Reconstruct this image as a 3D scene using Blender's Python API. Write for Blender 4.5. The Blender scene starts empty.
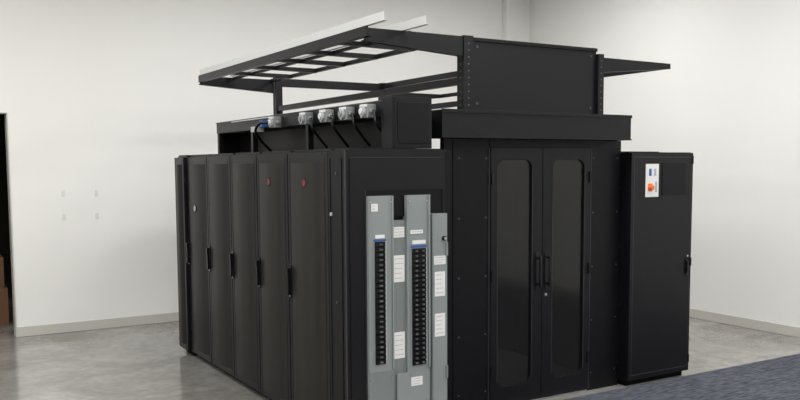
import bpy, bmesh, math, random
from mathutils import Vector, Matrix
random.seed(4)
S = bpy.context.scene
S.view_settings.view_transform = 'Standard'

# ---------------------------------------------------------------- materials
def mat(name, col, rough=0.5, metal=0.0, spec=0.5, bump=0.0, bscale=60.0, var=0.0, vscale=3.0, emit=0.0):
    m = bpy.data.materials.new(name); m.use_nodes = True
    nt = m.node_tree; b = nt.nodes['Principled BSDF']
    b.inputs['Base Color'].default_value = (*col, 1)
    b.inputs['Roughness'].default_value = rough
    b.inputs['Metallic'].default_value = metal
    b.inputs['Specular IOR Level'].default_value = spec
    tc = nt.nodes.new('ShaderNodeTexCoord')
    if var > 0:
        n = nt.nodes.new('ShaderNodeTexNoise'); n.inputs['Scale'].default_value = vscale; n.inputs['Detail'].default_value = 6
        nt.links.new(tc.outputs['Object'], n.inputs['Vector'])
        r = nt.nodes.new('ShaderNodeValToRGB')
        r.color_ramp.elements[0].position = 0.3; r.color_ramp.elements[1].position = 0.7
        r.color_ramp.elements[0].color = (*[c*(1-var) for c in col], 1)
        r.color_ramp.elements[1].color = (*[min(1, c*(1+var)) for c in col], 1)
        nt.links.new(n.outputs['Fac'], r.inputs['Fac']); nt.links.new(r.outputs['Color'], b.inputs['Base Color'])
    if bump > 0:
        n = nt.nodes.new('ShaderNodeTexNoise'); n.inputs['Scale'].default_value = bscale
        nt.links.new(tc.outputs['Object'], n.inputs['Vector'])
        bp = nt.nodes.new('ShaderNodeBump'); bp.inputs['Strength'].default_value = bump; bp.inputs['Distance'].default_value = 0.005
        nt.links.new(n.outputs['Fac'], bp.inputs['Height']); nt.links.new(bp.outputs['Normal'], b.inputs['Normal'])
    if emit > 0:
        b.inputs['Emission Color'].default_value = (1, 0.99, 0.96, 1); b.inputs['Emission Strength'].default_value = emit
    return m

M = {}
M['wall'] = mat('painted_wall', (0.775, 0.768, 0.745), 0.85, bump=0.1, bscale=90, var=0.012, vscale=0.8)
M['ceil'] = mat('ceiling_paint', (0.68, 0.68, 0.67), 0.9, var=0.01)
M['base'] = mat('rubber_baseboard', (0.50, 0.487, 0.45), 0.5, var=0.02)
M['black'] = mat('black_powdercoat', (0.0042, 0.0042, 0.0055), 0.40, spec=0.20, bump=0.05, bscale=400, var=0.1, vscale=8)
M['black2'] = mat('black_satin', (0.0062, 0.0062, 0.0080), 0.34, spec=0.25, bump=0.04, bscale=300, var=0.1)
M['seam'] = mat('dark_seam', (0.002, 0.002, 0.002), 0.7, spec=0.1)
M['edge_highlight'] = mat('painted_edge_highlight', (0.028, 0.028, 0.032), 0.35, spec=0.5)  # lighter grey that paints a highlight along black panel edges
M['hole'] = mat('punched_hole', (0.09, 0.09, 0.095), 0.6)
M['bolt'] = mat('dark_bolt', (0.05, 0.05, 0.055), 0.4)
M['plastic'] = mat('black_plastic', (0.005, 0.005, 0.006), 0.25, spec=0.35)
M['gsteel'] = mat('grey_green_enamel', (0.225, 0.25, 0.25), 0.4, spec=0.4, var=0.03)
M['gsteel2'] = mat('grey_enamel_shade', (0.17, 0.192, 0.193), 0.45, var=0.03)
M['white'] = mat('white_trim', (0.66, 0.67, 0.66), 0.4, var=0.01)
M['label'] = mat('paper_label', (0.70, 0.70, 0.69), 0.6, var=0.03, vscale=40)
M['ink'] = mat('label_ink', (0.38, 0.39, 0.42), 0.7)
M['toggle'] = mat('breaker_toggle', (0.06, 0.06, 0.065), 0.4)
M['blue'] = mat('blue_plastic', (0.03, 0.10, 0.32), 0.4)
M['red'] = mat('red_badge', (0.16, 0.012, 0.010), 0.35)
M['orange'] = mat('orange_button', (0.80, 0.14, 0.02), 0.35)
M['silver'] = mat('brushed_silver', (0.45, 0.46, 0.47), 0.3, metal=0.8)
M['lgrey'] = mat('light_grey_plastic', (0.42, 0.44, 0.44), 0.4)
M['mgrey'] = mat('galvanised_box', (0.27, 0.285, 0.29), 0.4, metal=0.2)
M['brown'] = mat('cardboard', (0.16, 0.08, 0.04), 0.8, var=0.1)
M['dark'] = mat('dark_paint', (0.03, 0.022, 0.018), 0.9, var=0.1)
M['lamp'] = mat('lamp_diffuser', (0.9, 0.9, 0.9), 0.5, emit=3.0)

def perf():
    m = mat('perforated_steel', (0.012, 0.012, 0.014), 0.42, spec=0.2)
    nt = m.node_tree; b = nt.nodes['Principled BSDF']
    tc = nt.nodes.new('ShaderNodeTexCoord')
    v = nt.nodes.new('ShaderNodeTexVoronoi'); v.inputs['Scale'].default_value = 70; v.inputs['Randomness'].default_value = 0.0
    nt.links.new(tc.outputs['Object'], v.inputs['Vector'])
    r = nt.nodes.new('ShaderNodeValToRGB')
    r.color_ramp.elements[0].position = 0.32; r.color_ramp.elements[0].color = (0.0015, 0.0013, 0.0012, 1)
    r.color_ramp.elements[1].position = 0.42; r.color_ramp.elements[1].color = (0.0165, 0.0142, 0.0132, 1)
    nt.links.new(v.outputs['Distance'], r.inputs['Fac']); nt.links.new(r.outputs['Color'], b.inputs['Base Color'])
    return m
M['perf'] = perf()

def glass():
    m = bpy.data.materials.new('smoked_glazing'); m.use_nodes = True
    nt = m.node_tree; b = nt.nodes['Principled BSDF']
    b.inputs['Base Color'].default_value = (0.010, 0.010, 0.010, 1)
    b.inputs['Roughness'].default_value = 0.10; b.inputs['Alpha'].default_value = 0.72
    b.inputs['Specular IOR Level'].default_value = 0.5
    n = nt.nodes.new('ShaderNodeTexNoise'); n.inputs['Scale'].default_value = 1.5
    bp = nt.nodes.new('ShaderNodeBump'); bp.inputs['Strength'].default_value = 0.02
    nt.links.new(n.outputs['Fac'], bp.inputs['Height']); nt.links.new(bp.outputs['Normal'], b.inputs['Normal'])
    return m
M['glass'] = glass()

def concrete():
    m = bpy.data.materials.new('polished_concrete'); m.use_nodes = True
    nt = m.node_tree; b = nt.nodes['Principled BSDF']; L = nt.links.new
    tc = nt.nodes.new('ShaderNodeTexCoord')
    n1 = nt.nodes.new('ShaderNodeTexNoise'); n1.inputs['Scale'].default_value = 1.1; n1.inputs['Detail'].default_value = 10; n1.inputs['Roughness'].default_value = 0.62; n1.inputs['Distortion'].default_value = 1.0
    n2 = nt.nodes.new('ShaderNodeTexNoise'); n2.inputs['Scale'].default_value = 9; n2.inputs['Detail'].default_value = 9; n2.inputs['Distortion'].default_value = 0.8
    L(tc.outputs['Object'], n1.inputs['Vector']); L(tc.outputs['Object'], n2.inputs['Vector'])
    r = nt.nodes.new('ShaderNodeValToRGB')
    r.color_ramp.elements[0].position = 0.30; r.color_ramp.elements[0].color = (0.17, 0.16, 0.143, 1)
    r.color_ramp.elements[1].position = 0.72; r.color_ramp.elements[1].color = (0.345, 0.34, 0.322, 1)
    L(n1.outputs['Fac'], r.inputs['Fac'])
    r2 = nt.nodes.new('ShaderNodeValToRGB')
    r2.color_ramp.elements[0].position = 0.3; r2.color_ramp.elements[0].color = (0.80, 0.79, 0.77, 1)
    r2.color_ramp.elements[1].position = 0.7; r2.color_ramp.elements[1].color = (1.1, 1.1, 1.1, 1)
    L(n2.outputs['Fac'], r2.inputs['Fac'])
    mx = nt.nodes.new('ShaderNodeMix'); mx.data_type = 'RGBA'; mx.blend_type = 'MULTIPLY'; mx.inputs[0].default_value = 1
    L(r.outputs['Color'], mx.inputs[6]); L(r2.outputs['Color'], mx.inputs[7]); L(mx.outputs[2], b.inputs['Base Color'])
    rr = nt.nodes.new('ShaderNodeMapRange'); rr.inputs[3].default_value = 0.05; rr.inputs[4].default_value = 0.20
    L(n1.outputs['Fac'], rr.inputs[0]); L(rr.outputs[0], b.inputs['Roughness'])
    b.inputs['Specular IOR Level'].default_value = 0.75
    bp = nt.nodes.new('ShaderNodeBump'); bp.inputs['Strength'].default_value = 0.05; bp.inputs['Distance'].default_value = 0.01
    L(n1.outputs['Fac'], bp.inputs['Height']); L(bp.outputs['Normal'], b.inputs['Normal'])
    return m
M['concrete'] = concrete()

def carpet():
    m = bpy.data.materials.new('carpet_tile'); m.use_nodes = True
    nt = m.node_tree; b = nt.nodes['Principled BSDF']; L = nt.links.new
    tc = nt.nodes.new('ShaderNodeTexCoord')
    mp = nt.nodes.new('ShaderNodeMapping'); mp.inputs['Scale'].default_value = (5, 30, 20)
    n = nt.nodes.new('ShaderNodeTexNoise'); n.inputs['Scale'].default_value = 2.0; n.inputs['Detail'].default_value = 8
    L(tc.outputs['Object'], mp.inputs['Vector']); L(mp.outputs['Vector'], n.inputs['Vector'])
    r = nt.nodes.new('ShaderNodeValToRGB')
    r.color_ramp.elements[0].position = 0.35; r.color_ramp.elements[0].color = (0.045, 0.048, 0.062, 1)
    r.color_ramp.elements[1].position = 0.68; r.color_ramp.elements[1].color = (0.125, 0.131, 0.156, 1)
    L(n.outputs['Fac'], r.inputs['Fac']); L(r.outputs['Color'], b.inputs['Base Color'])
    b.inputs['Roughness'].default_value = 0.95; b.inputs['Specular IOR Level'].default_value = 0.1
    n2 = nt.nodes.new('ShaderNodeTexNoise'); n2.inputs['Scale'].default_value = 250
    L(tc.outputs['Object'], n2.inputs['Vector'])
    bp = nt.nodes.new('ShaderNodeBump'); bp.inputs['Strength'].default_value = 0.5; bp.inputs['Distance'].default_value = 0.01
    L(n2.outputs['Fac'], bp.inputs['Height']); L(bp.outputs['Normal'], b.inputs['Normal'])
    return m
M['carpet'] = carpet()

# ---------------------------------------------------------------- builder
class B:
    def __init__(s, name, bevel=0.004):
        s.name = name; s.bm = bmesh.new(); s.mats = []; s.bevel = bevel
    def mi(s, k):
        if k not in s.mats: s.mats.append(k)
        return s.mats.index(k)
    def box(s, x0, x1, y0, y1, z0, z1, m='black'):
        vs = [s.bm.verts.new(p) for p in [(x0,y0,z0),(x1,y0,z0),(x1,y1,z0),(x0,y1,z0),(x0,y0,z1),(x1,y0,z1),(x1,y1,z1),(x0,y1,z1)]]
        i = s.mi(m)
        for q in [(3,2,1,0),(4,5,6,7),(0,1,5,4),(1,2,6,5),(2,3,7,6),(3,0,4,7)]:
            f = s.bm.faces.new([vs[k] for k in q]); f.material_index = i
        return s
    def prism(s, pts, ax, a0, a1, m='black'):
        def P(p, a):
            return {'x': (a, p[0], p[1]), 'y': (p[0], a, p[1]), 'z': (p[0], p[1], a)}[ax]
        i = s.mi(m)
        A = [s.bm.verts.new(P(p, a0)) for p in pts]; C = [s.bm.verts.new(P(p, a1)) for p in pts]
        n = len(pts)
        fs = [s.bm.faces.new(A), s.bm.faces.new(C[::-1])]
        for k in range(n):
            fs.append(s.bm.faces.new([A[k], C[k], C[(k+1)%n], A[(k+1)%n]]))
        for f in fs: f.material_index = i
        return s
    def cyl(s, c, ax, r, l, m='black', seg=20, r2=None):
        r2 = r if r2 is None else r2
        i = s.mi(m)
        def P(t, rr, d):
            u, v = rr*math.cos(t), rr*math.sin(t)
            o = {'x': (d,u,v), 'y': (u,d,v), 'z': (u,v,d)}[ax]
            return (c[0]+o[0], c[1]+o[1], c[2]+o[2])
        A = [s.bm.verts.new(P(2*math.pi*k/seg, r, 0)) for k in range(seg)]
        C = [s.bm.verts.new(P(2*math.pi*k/seg, r2, l)) for k in range(seg)]
        fs = [s.bm.faces.new(A), s.bm.faces.new(C[::-1])]
        for k in range(seg): fs.append(s.bm.faces.new([A[k], C[k], C[(k+1)%seg], A[(k+1)%seg]]))
        for f in fs: f.material_index = i
        return s
    def tube(s, pts, r, m='plastic', seg=8, res=8):
        P = [Vector(p) for p in pts]; P = [P[0]*2-P[1]] + P + [P[-1]*2-P[-2]]
        path = []
        for k in range(1, len(P)-2):
            for j in range(res):
                t = j/res; a,b,c,d = P[k-1],P[k],P[k+1],P[k+2]
                path.append(0.5*((2*b)+(-a+c)*t+(2*a-5*b+4*c-d)*t*t+(-a+3*b-3*c+d)*t**3))
        path.append(P[-2])
        rings = []; up = Vector((0.31, 0.17, 0.93))
        for k, p in enumerate(path):
            T = (path[min(k+1,len(path)-1)] - path[max(k-1,0)]).normalized()
            u = T.cross(up).normalized(); v = T.cross(u).normalized(); up = u.cross(T) if abs(T.dot(up))>0.99 else up
            rings.append([s.bm.verts.new(p + r*(math.cos(2*math.pi*q/seg)*u + math.sin(2*math.pi*q/seg)*v)) for q in range(seg)])
        i = s.mi(m); fs = []
        for a, b2 in zip(rings, rings[1:]):
            for q in range(seg): fs.append(s.bm.faces.new([a[q], a[(q+1)%seg], b2[(q+1)%seg], b2[q]]))
        fs.append(s.bm.faces.new(rings[0][::-1])); fs.append(s.bm.faces.new(rings[-1]))
        for f in fs: f.material_index = i; f.smooth = True
        return s
    def done(s):
        bmesh.ops.recalc_face_normals(s.bm, faces=s.bm.faces[:])
        xs = [v.co for v in s.bm.verts]
        cx = (min(v.x for v in xs)+max(v.x for v in xs))/2; cy = (min(v.y for v in xs)+max(v.y for v in xs))/2; cz = min(v.z for v in xs)
        for v in s.bm.verts: v.co -= Vector((cx, cy, cz))
        me = bpy.data.meshes.new(s.name); s.bm.to_mesh(me); s.bm.free()
        for k in s.mats: me.materials.append(M[k])
        o = bpy.data.objects.new(s.name, me); o.location = (cx, cy, cz)
        S.collection.objects.link(o)
        if s.bevel > 0:
            md = o.modifiers.new('bevel', 'BEVEL'); md.width = s.bevel; md.segments = 2; md.limit_method = 'ANGLE'; md.angle_limit = math.radians(40)
        return o

# ---------------------------------------------------------------- room
XL, XR, YB, YF, ZC = -5.0, 8.42, -4.0, 10.2, 4.6
b = B('floor', 0); b.box(XL-.15, XR+.15, YB-.15, YF+3.2, -0.12, 0, 'concrete'); fl = b.done()
b = B('ceiling', 0); b.box(XL-.15, XR+.15, YB-.15, YF+.15, ZC, ZC+.1, 'ceil'); b.done()
DX0, DX1, DZ = 0.05, 1.13, 2.50
b = B('wall_back', 0)
b.box(XL-.15, DX0, YF, YF+.15, 0, ZC, 'wall'); b.box(DX1, XR+.15, YF, YF+.15, 0, ZC, 'wall'); b.box(DX0, DX1, YF, YF+.15, DZ, ZC, 'wall'); b.done()
b = B('wall_right', 0); b.box(XR, XR+.15, YB, YF, 0, ZC, 'wall'); b.done()
b = B('wall_left', 0); b.box(XL-.15, XL, YB, YF, 0, ZC, 'wall'); b.done()
b = B('wall_front', 0); b.box(XL-.15, XR+.15, YB-.15, YB, 0, ZC, 'wall'); b.done()
b = B('wall_corner_column', 0.005); b.box(7.97, XR-.001, YF-.10, YF-.001, 0, ZC-.001, 'wall'); b.done()
b = B('baseboard_back', 0.004); b.box(DX1+.0, 7.96, YF-.014, YF-.001, 0.001, .115, 'base'); b.box(XL, DX0, YF-.014, YF-.001, 0.001, .115, 'base'); b.done()
b = B('baseboard_right', 0.004); b.box(XR-.014, XR-.001, YB, YF-.11, 0.001, .115, 'base'); b.done()
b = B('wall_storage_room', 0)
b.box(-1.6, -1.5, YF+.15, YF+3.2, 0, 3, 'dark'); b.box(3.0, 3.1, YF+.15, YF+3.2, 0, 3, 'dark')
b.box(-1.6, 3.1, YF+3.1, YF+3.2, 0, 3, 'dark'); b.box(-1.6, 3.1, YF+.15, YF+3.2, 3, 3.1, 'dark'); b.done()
b = B('trim_1', 0.003)
b.box(DX1-.012, DX1-.001, YF-.012, YF+.16, 0.001, DZ-.013, 'base'); b.box(DX0+.001, DX0+.012, YF-.012, YF+.16, 0.001, DZ-.013, 'base')
b.box(DX0+.001, DX1-.001, YF-.012, YF+.16, DZ-.012, DZ-.001, 'base'); b.done()
b = B('cardboard_box', 0.006)
b.box(.55, 1.15, YF+.9, YF+1.4, 0.001, .45, 'brown'); b.box(.6, 1.12, YF+.93, YF+1.36, .452, .82, 'brown')
b.box(.83, .87, YF+.898, YF+.9, .02, .44, 'lgrey'); b.done()
b = B('wall_anchor_plate', 0.001)
for x, z in [(1.66,1.60),(2.02,1.60),(1.66,1.33),(2.02,1.33)]:
    b.box(x, x+.035, YF-.006, YF-.001, z-.035, z+.035, 'white')
b.done()
b = B('carpet', 0.002); b.box(3.4, XR-.016, YB+.01, 5.03, 0.001, .008, 'carpet'); b.done()

# ---------------------------------------------------------------- server racks
def rack(x0, x1, y0, y1, side=-1, badge='red', handle=True, name='server_rack', h=2.0):
    b = B(name, 0.004)
    y0 += .002; y1 -= .002
    def X(d): return x0 + d if side < 0 else x1 - d
    def bx(d0, d1, *a):
        p, q = sorted((X(d0), X(d1))); b.box(p, q, *a)
    D = x1 - x0
    bx(.045, D, y0, y1, .05, h, 'black')
    bx(.07, D-.02, y0+.02, y1-.02, .0, .05, 'seam')
    for yy in (y0+.05, y1-.05):
        for dd in (.1, D-.1): b.cyl((X(dd), yy, 0), 'z', .025, .05, 'plastic', 12)
    bx(.005, .044, y0+.006, y1-.006, .06, h-.012, 'black2')
    a0, a1 = y0+.055, y1-.055; n = 12; pts = [(X(.012), a0), (X(.012), a1)]
    for k in range(n+1):
        t = k/n; yy = a1+(a0-a1)*t; pts.append((X(.004 - .020*math.sin(math.pi*t)), yy))
    b.prism(pts, 'z', .12, h-.08, 'perf')
    bx(.0035, .007, a0-.012, a0-.008, .08, h-.04, 'seam'); bx(.0035, .007, a1+.008, a1+.012, .08, h-.04, 'seam')
    if handle:
        yh = y1-.032
        bx(-.004, .006, yh-.02, yh+.02, .93, 1.17, 'plastic')
        bx(-.026, -.006, yh-.012, yh+.012, .95, 1.10, 'plastic')
        bx(-.03, -.003, yh-.014, yh+.014, 1.10, 1.15, 'plastic')
        b.cyl((X(-.004), yh, .945), 'x', .008, -.006 if side < 0 else .006, 'silver', 12)
    yc = (y0+y1)/2
    if badge == 'red':
        b.cyl((X(-.012), yc, h-.22), 'x', .026, (-.009 if side < 0 else .009), 'red', 20)
        b.cyl((X(-.012), yc, h-.22), 'x', .034, (-.006 if side < 0 else .006), 'plastic', 20)
    elif badge == 'silver':
        b.cyl((X(-.012), yc, h-.50), 'x', .040, (-.009 if side < 0 else .009), 'plastic', 24)
        b.cyl((X(-.020), yc, h-.50), 'x', .028, (-.004 if side < 0 else .004), 'silver', 24)
    for z in (.25, 1.0, 1.75): b.cyl((X(.02), y0+.006, z), 'z', .008, .06, 'plastic', 10)
    bx(.045, D, y0+.03, y1-.03, h, h+.012, 'black2')
    return b.done()

XA, XB = 2.49, 3.48
ys = [5.06, 5.73, 6.34, 6.95, 7.57, 8.19]
badges = ['red', 'red', None, None, 'silver']
for k in range(5):
    rack(XA, XB, ys[k], ys[k+1], -1, badges[k])
rack(XA-.03, XB, 8.19, 8.50, -1, None, False, 'cooling_unit')
for k in range(5):
    rack(5.32, 6.02, ys[k]+.26, ys[k+1]+.26, 1, 'red')

# ---------------------------------------------------------------- power distribution cabinet
b = B('power_distribution_cabinet', 0.004)
x0, x1, y0, y1 = 2.49, 3.264, 4.81, 5.05
b.box(x0, x1, y0+.03, y1, .05, 2.0, 'black'); b.box(x0+.03, x1-.03, y0+.05, y1-.02, 0, .05, 'seam')
b.box(x0+.001, x0+.155, y0, y0+.03, .05, 2.0, 'black2')
b.box(x0+.155, x1, y0, y0+.03, 1.735, 2.0, 'black2')
b.box(x1-.02, x1, y0, y0+.03, 1.56, 1.735, 'black2')
b.box(x0+.155, x1-.02, y0+.006, y0+.03, 1.56, 1.735, 'black')
b.box(x0+.03, x1-.03, y0-.003, y0, 1.95, 1.954, 'edge_highlight'); b.box(x0+.03, x0+.034, y0-.003, y0, .1, 1.95, 'seam')
b.box(x0, x0+.006, y0-.004, y0+.002, .05, 2.0, 'edge_highlight'); b.box(x0+.145, x0+.15, y0-.003, y0, .1, 1.74, 'edge_highlight')  # grey lines here and above: highlight painted on the cabinet frame
b.box(x0+.05, x1-.01, y0+.035, y1-.01, 2.0, 2.012, 'black2')
b.box(x0-.003, x0, y0+.04, y0+.045, .1, 1.95, 'seam'); b.box(x0-.003, x0, y1-.035, y1-.03, .1, 1.95, 'seam')
for z in (.3, 1.0, 1.85): b.cyl((x0, y0+.12, z), 'x', .010, -.006, 'bolt', 12)
b.cyl((x0, y0+.19, 1.58), 'x', .012, -.01, 'lgrey', 14)
g = y0-.004
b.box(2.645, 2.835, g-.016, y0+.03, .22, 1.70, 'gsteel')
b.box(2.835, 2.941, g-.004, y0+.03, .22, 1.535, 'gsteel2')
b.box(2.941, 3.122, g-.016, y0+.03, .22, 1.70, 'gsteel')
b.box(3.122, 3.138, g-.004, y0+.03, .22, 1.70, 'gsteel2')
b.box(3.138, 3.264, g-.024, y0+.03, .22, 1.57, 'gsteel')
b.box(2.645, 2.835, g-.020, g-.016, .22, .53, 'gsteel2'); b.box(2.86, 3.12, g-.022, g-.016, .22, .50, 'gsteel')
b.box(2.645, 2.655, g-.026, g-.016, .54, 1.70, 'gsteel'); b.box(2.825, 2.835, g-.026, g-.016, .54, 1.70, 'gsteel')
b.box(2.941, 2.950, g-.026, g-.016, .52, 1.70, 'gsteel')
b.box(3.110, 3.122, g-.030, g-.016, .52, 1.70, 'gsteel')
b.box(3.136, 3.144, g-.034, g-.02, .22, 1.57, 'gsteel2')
def breakers(xa, xb, za, zb, n, cols):
    b.box(xa, xb, g-.018, g-.0155, za, zb, 'seam')
    w = (xb-xa); dz = (zb-za)/n
    b.box(xa-.002, xa+.008, g-.0195, g-.018, za, zb, 'gsteel'); b.box(xb-.008, xb+.002, g-.0195, g-.018, za, zb, 'lgrey')
    for i in range(n):
        z = za+dz*i
        for c in range(cols):
            ww = (w-.020)/cols; xx = xa+.010+ww*c
            b.box(xx+.001, xx+ww-.001, g-.030, g-.018, z+.003, z+dz-.003, 'plastic')
            b.box(xx+ww*.35, xx+ww*.65, g-.040, g-.030, z+dz*.35, z+dz*.65, 'hole' if (i % 3 == 0) else 'toggle')
        b.box(xb-.008, xb, g-.0200, g-.0195, z+dz*.35, z+dz*.65, 'ink')
breakers(2.685, 2.780, .58, 1.40, 24, 1)
breakers(2.972, 3.100, .54, 1.34, 24, 2)
b.box(2.685, 2.780, g-.019, g-.0155, 1.403, 1.416, 'blue'); b.box(2.972, 3.100, g-.019, g-.0155, 1.345, 1.362, 'blue')
b.box(2.70, 2.77, g-.019, g-.0155, 1.422, 1.445, 'label'); b.box(2.985, 3.09, g-.019, g-.0155, 1.37, 1.395, 'label')
def lab(xa, xb, za, zb, d, lines=5):
    b.box(xa, xb, g-d-.002, g-d, za, zb, 'label')
    for i in range(lines):
        z = zb-(zb-za)*(i+.7)/(lines+.5)
        b.box(xa+.008, xb-.008-.02*random.random(), g-d-.0028, g-d-.002, z-.002, z+.002, 'ink')
lab(2.845, 2.93, 1.42, 1.49, .004, 3); lab(2.845, 2.93, 1.12, 1.30, .004, 5); lab(2.845, 2.93, .60, .78, .004, 5)
lab(3.155, 3.25, 1.22, 1.28, .024, 3); lab(3.16, 3.245, 1.00, 1.17, .024, 5); lab(3.16, 3.245, .72, .88, .024, 5)
lab(2.67, 2.72, 1.60, 1.65, .016, 2); lab(2.97, 3.06, .40, .46, .022, 3); lab(2.97, 3.07, 1.44, 1.465, .016, 1)
b.cyl((3.235, g-.024, 1.40), 'y', .016, -.02, 'plastic', 16); b.cyl((3.235, g-.044, 1.40), 'y', .010, -.008, 'silver', 16)
for X_ in (2.665, 2.815, 2.96, 3.10):
    for z in (.3, .48, 1.66): b.cyl((X_, g-.022, z), 'y', .006, -.004, 'silver', 10)
for z in (.42, 1.28): b.box(3.250, 3.264, g-.036, g-.024, z, z+.09, 'gsteel2')
b.done()

# ---------------------------------------------------------------- right end cabinet
b = B('electrical_cabinet', 0.006)
x0, x1, y0, y1 = 5.295, 6.06, 5.036, 5.28
b.box(x0, x1, y0+.03, y0+.24, .05, 2.0, 'black'); b.box(x0+.03, x1-.03, y0+.05, y0+.22, 0, .05, 'seam')
b.box(x0+.004, x1-.004, y0, y0+.028, .055, 1.995, 'black2')
b.box(x0+.035, x0+.04, y0-.002, y0, .1, 1.955, 'edge_highlight'); b.box(x1-.03, x1-.026, y0-.002, y0, .1, 1.955, 'edge_highlight')  # greyish outline strips, a painted highlight around the front
b.box(x0+.035, x1-.026, y0-.002, y0, 1.955, 1.96, 'edge_highlight'); b.box(x0+.035, x1-.026, y0-.002, y0, .095, .10, 'edge_highlight')
b.box(5.665, 5.96, y0-.005, y0, 1.63, 1.91, 'black')
b.box(5.465, 5.62, y0-.006, y0, 1.62, 1.90, 'label')
b.box(5.50, 5.53, y0-.008, y0-.006, 1.80, 1.86, 'blue'); b.box(5.56, 5.585, y0-.008, y0-.006, 1.80, 1.86, 'ink')
b.box(5.49, 5.545, y0-.008, y0-.006, 1.67, 1.735, 'orange'); b.cyl((5.517, y0-.008, 1.70), 'y', .020, -.03, 'orange', 20)
b.box(5.575, 5.60, y0-.008, y0-.006, 1.66, 1.75, 'ink')
for zz in (.13, 1.0, 1.9): b.cyl((x1-.014, y0-.004, zz), 'z', .009, .07, 'plastic', 10)
b.box(5.985, 6.015, y0-.010, y0, .92, 1.06, 'plastic'); b.box(5.99, 6.01, y0-.02, y0-.010, .94, 1.04, 'plastic'); b.cyl((6.0, y0-.006, 1.09), 'y', .01, -.006, 'silver', 12)
for z in (.2, .7, 1.2, 1.7): b.cyl((x0, y0+.12, z), 'x', .008, -.004, 'bolt', 10)
b.done()

# ---------------------------------------------------------------- containment end wall with double glazed doors
b = B('aisle_containment_door', 0.004)
Y = 5.15
b.box(3.486, 3.905, Y, Y+.05, 0, 2.095, 'black'); b.box(4.94, 5.29, Y, Y+.05, 0, 2.095, 'black')
b.box(3.905, 4.94, Y+.032, Y+.05, 2.00, 2.095, 'black'); b.box(3.905, 4.94, Y-.005, Y+.032, 2.034, 2.095, 'black')
b.box(3.56, 3.57, Y-.002, Y, .02, 2.08, 'seam')
b.box(3.895, 3.903, Y-.008, Y, .02, 2.03, 'edge_highlight'); b.box(4.942, 4.95, Y-.008, Y, .02, 2.03, 'edge_highlight')
for xx in (3.62, 3.87, 4.975, 5.25):
    for z in (.15, .6, 1.05, 1.5, 1.95): b.cyl((xx, Y, z), 'y', .008, -.004, 'bolt', 10)
for (a, c, hs) in ((3.912, 4.420, 1), (4.426, 4.933, -1)):
    s0, s1, zb, zt = a+.065, c-.105 if hs == 1 else c-.065, .16, 1.94
    if hs == -1: s0 = a+.105
    b.box(a, s0, Y-.012, Y+.03, .015, 2.032, 'black2'); b.box(s1, c, Y-.012, Y+.03, .015, 2.032, 'black2')
    b.box(s0, s1, Y-.012, Y+.03, .015, zb, 'black2'); b.box(s0, s1, Y-.012, Y+.03, zt, 2.032, 'black2')
    b.box(s0, s1, Y+.006, Y+.012, zb, zt, 'glass')
    r = .07
    for (cx, sx) in ((s0, 1), (s1, -1)):
        for (cz, sz) in ((zb, 1), (zt, -1)):
            pts = [(cx, cz)]
            for k in range(7):
                t = math.pi/2*k/6
                pts.append((cx+sx*(r-r*math.sin(t)), cz+sz*(r-r*math.cos(t))))
            b.prism(pts, 'y', Y-.011, Y+.004, 'black2')
    for (p, q) in ((s0-.006, s0), (s1, s1+.006)): b.box(p, q, Y-.015, Y-.012, zb+.05, zt-.05, 'edge_highlight')
    xh = c-.045 if hs == 1 else a+.045
    for z in (.95, 1.16): b.cyl((xh, Y-.012, z), 'y', .009, -.04, 'plastic', 12)
    b.tube([(xh, Y-.052, .93), (xh, Y-.055, 1.05), (xh, Y-.052, 1.18)], .012, 'plastic')
    b.box(xh-.02, xh+.02, Y-.017, Y-.012, .90, 1.21, 'plastic')
    xg = a+.008 if hs == 1 else c-.008
    for z in (.25, 1.0, 1.75): b.cyl((xg, Y-.02, z), 'z', .010, .09, 'plastic', 12)
b.box(4.416, 4.430, Y+.0, Y+.02, .015, 2.03, 'seam')
b.box(3.905, 4.94, Y+.005, Y+.045, .0, .012, 'silver')
b.cyl((4.46, Y-.012, .86), 'y', .012, -.01, 'silver', 16)
b.box(3.37, 5.245, 5.0, 5.25, 2.095, 2.295, 'black2')
b.box(3.365, 5.25, 4.992, 5.0, 2.275, 2.30, 'black2'); b.box(3.365, 5.25, 4.992, 5.0, 2.095, 2.105, 'black2')
b.done()
b = B('aisle_rear_panel', 0.004)
b.box(3.5, 5.3, 8.52, 8.57, 0, 2.09, 'black'); b.box(3.5, 5.3, 8.50, 8.52, 1.95, 2.05, 'black2'); b.box(4.39, 4.41, 8.51, 8.52, .05, 1.95, 'seam'); b.done()

# ---------------------------------------------------------------- overhead frame
b = B('overhead_cable_tray_frame', 0.003)
b.box(3.745, 5.01, 5.17, 5.185, 2.302, 2.84, 'black2'); b.box(3.745, 5.01, 5.155, 5.17, 2.82, 2.845, 'black')
for xx in (3.80, 4.95):
    for z in (2.36, 2.78): b.cyl((xx, 5.17, z), 'y', .01, -.005, 'bolt', 10)
def post(xa, xb, yy, zt, holes=True, zb=2.302):
    b.box(xa, xb, yy, yy+.012, zb, zt, 'black2')
    b.box(xa, xa+.01, yy+.012, yy+.09, zb, zt, 'black'); b.box(xb-.01, xb, yy+.012, yy+.09, zb, zt, 'black')
    if holes:
        z = 2.34
        while z < zt-.02:
            b.box((xa+xb)/2-.006, (xa+xb)/2+.006, yy-.001, yy, z, z+.010, 'hole')
            b.box(xa-.001, xa, yy+.04, yy+.052, z, z+.010, 'hole'); z += .05
post(3.66, 3.745, 5.14, 2.852); post(5.01, 5.07, 5.14, 2.80)
post(3.67, 3.745, 8.70, 2.87, False, 2.2); post(5.01, 5.07, 8.70, 2.87, False, 2.2)
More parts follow.
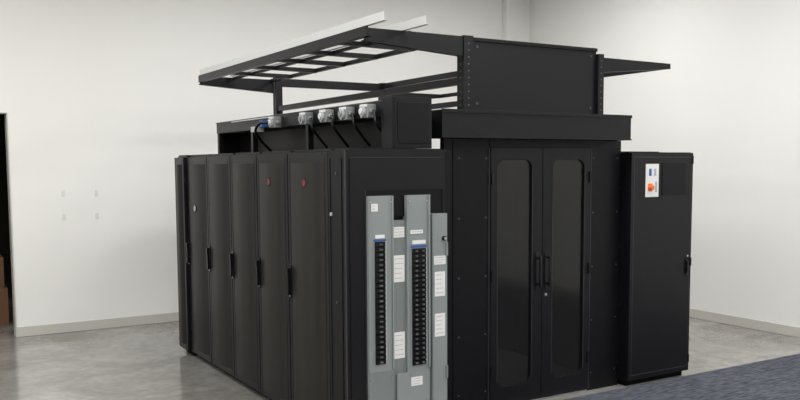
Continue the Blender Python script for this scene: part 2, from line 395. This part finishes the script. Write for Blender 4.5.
def arm(xa, xb, yy, zt_a, zb_a, zt_b, zb_b):
    b.prism([(xa, zb_a), (xb, zb_b), (xb, zt_b), (xa, zt_a)], 'y', yy, yy+.012, 'black2')
    b.prism([(xa, zt_a-.008), (xb, zt_b-.008), (xb, zt_b), (xa, zt_a)], 'y', yy+.012, yy+.05, 'black')
    b.prism([(xa, zb_a), (xb, zb_b), (xb, zb_b+.008), (xa, zb_a+.008)], 'y', yy+.012, yy+.05, 'black')
for yy in (5.15, 8.74):
    arm(2.83, 3.66, yy, 2.845, 2.755, 2.845, 2.70)
for yy in (5.75, 6.35, 6.95, 7.55, 8.15):
    arm(2.83, 3.62, yy, 2.845, 2.815, 2.845, 2.805)
arm(5.87, 5.07, 5.15, 2.77, 2.725, 2.775, 2.655)
arm(5.87, 5.07, 8.74, 2.77, 2.725, 2.775, 2.655)
b.box(2.82, 2.832, 5.10, 8.76, 2.78, 2.85, 'black2'); b.box(2.832, 2.86, 5.10, 8.76, 2.78, 2.788, 'black')
b.box(3.19, 3.215, 5.16, 8.76, 2.825, 2.85, 'black'); b.box(3.62, 3.655, 5.2, 8.74, 2.815, 2.85, 'black')
b.box(3.68, 3.72, 5.23, 8.70, 2.50, 2.555, 'black2')
b.box(5.02, 5.06, 5.23, 8.70, 2.50, 2.555, 'black2'); b.box(5.02, 5.06, 5.23, 8.70, 2.80, 2.86, 'black2')
b.box(3.745, 5.01, 8.72, 8.76, 2.77, 2.86, 'black2'); b.box(3.745, 5.01, 8.72, 8.76, 2.30, 2.36, 'black2')
b.box(5.86, 5.872, 5.15, 8.78, 2.725, 2.77, 'black2')
b.box(2.822, 2.826, 4.87, 8.72, 2.851, 2.91, 'white'); b.box(2.826, 2.855, 4.87, 8.72, 2.851, 2.855, 'white')
b.box(3.15, 3.154, 4.87, 8.72, 2.851, 2.91, 'white'); b.box(3.154, 3.18, 4.87, 8.72, 2.851, 2.855, 'white')
b.done()

# ---------------------------------------------------------------- power busway on the racks
b = B('power_busway_trough', 0.003)
b.box(2.95, 2.962, 5.0, 8.60, 2.24, 2.35, 'black2')
b.box(2.94, 2.95, 5.0, 8.60, 2.344, 2.352, 'hole')
b.box(3.20, 3.212, 5.0, 8.60, 2.018, 2.35, 'black'); b.box(2.962, 3.212, 8.588, 8.60, 2.018, 2.35, 'black')
b.box(2.962, 3.20, 5.0, 8.60, 2.24, 2.25, 'black')
for y in (8.53, 7.57, 6.34):
    b.box(2.95, 3.0, y, y+.05, 2.016, 2.24, 'black2')
b.box(2.95, 3.25, 4.95, 5.0, 2.016, 2.365, 'black2'); b.box(2.97, 3.23, 4.945, 4.95, 2.05, 2.33, 'black')
b.box(2.93, 2.95, 4.95, 5.10, 2.016, 2.365, 'black')
for i, y in enumerate([6.94, 6.29, 5.92, 5.58, 5.26]):
    z = 2.28
    b.box(2.88, 2.95, y-.055, y+.055, z-.045, z+.05, 'mgrey')
    b.cyl((2.88, y, z), 'x', .038, -.02, 'lgrey', 20); b.cyl((2.86, y, z), 'x', .022, -.012, 'mgrey' if i % 2 else 'white', 20)
    b.box(2.872, 2.88, y-.05, y+.05, z+.03, z+.05, 'label')
    b.cyl((2.91, y-.055, z), 'y', .016, -.03, 'silver', 14)
    if i: b.tube([(2.91, y-.08, z), (2.90, y-.12, z-.01), (2.90, y-.14, z-.08), (2.97, y-.12, z-.16), (3.05, y-.10, z-.235)], .011)
b.tube([(2.85, 6.94, 2.28), (2.80, 7.02, 2.27), (2.80, 7.12, 2.21), (2.88, 7.2, 2.13), (3.0, 7.25, 2.035)], .013)
b.box(2.88, 2.94, 7.16, 7.24, 2.25, 2.31, 'blue'); b.box(2.87, 2.94, 7.26, 7.42, 2.21, 2.26, 'lgrey')
b.box(2.93, 2.938, 7.1, 8.1, 2.33, 2.342, 'lgrey')
b.done()

# ---------------------------------------------------------------- lights
def area(name, loc, sx, sy, power, rot=(0,0,0), col=(1,0.992,0.98)):
    l = bpy.data.lights.new(name, 'AREA'); l.shape = 'RECTANGLE'; l.size = sx; l.size_y = sy; l.energy = power; l.color = col
    o = bpy.data.objects.new(name, l); o.location = loc; o.rotation_euler = rot; S.collection.objects.link(o); return o
for x in (-3.0, 0.3, 3.6, 6.4):
    for y in (-1.8, 1.3, 4.4, 7.5):
        b = B('ceiling_light', 0.003)
        b.box(x-.62, x+.62, y-.32, y+.32, ZC-.05, ZC-.001, 'white'); b.box(x-.58, x+.58, y-.28, y+.28, ZC-.056, ZC-.05, 'lamp'); b.done()
        area('ceiling_lamp', (x, y, ZC-.07), 1.1, .5, 63)
w = bpy.data.worlds.new('world'); S.world = w; w.use_nodes = True
w.node_tree.nodes['Background'].inputs[0].default_value = (0.9, 0.95, 1, 1); w.node_tree.nodes['Background'].inputs[1].default_value = 0.3

# ---------------------------------------------------------------- camera
cam = bpy.data.cameras.new('camera'); co = bpy.data.objects.new('camera', cam); S.collection.objects.link(co)
cam.sensor_width = 36; cam.lens = 842/800*36; cam.shift_y = 0.045; cam.clip_end = 100
R = Matrix.Rotation(math.radians(-31.1), 4, 'Z') @ Matrix.Rotation(math.radians(90-4.8), 4, 'X') @ Matrix.Rotation(math.radians(-0.3), 4, 'Z')
co.matrix_world = Matrix.Translation((0, 0, 1.9)) @ R
S.camera = co
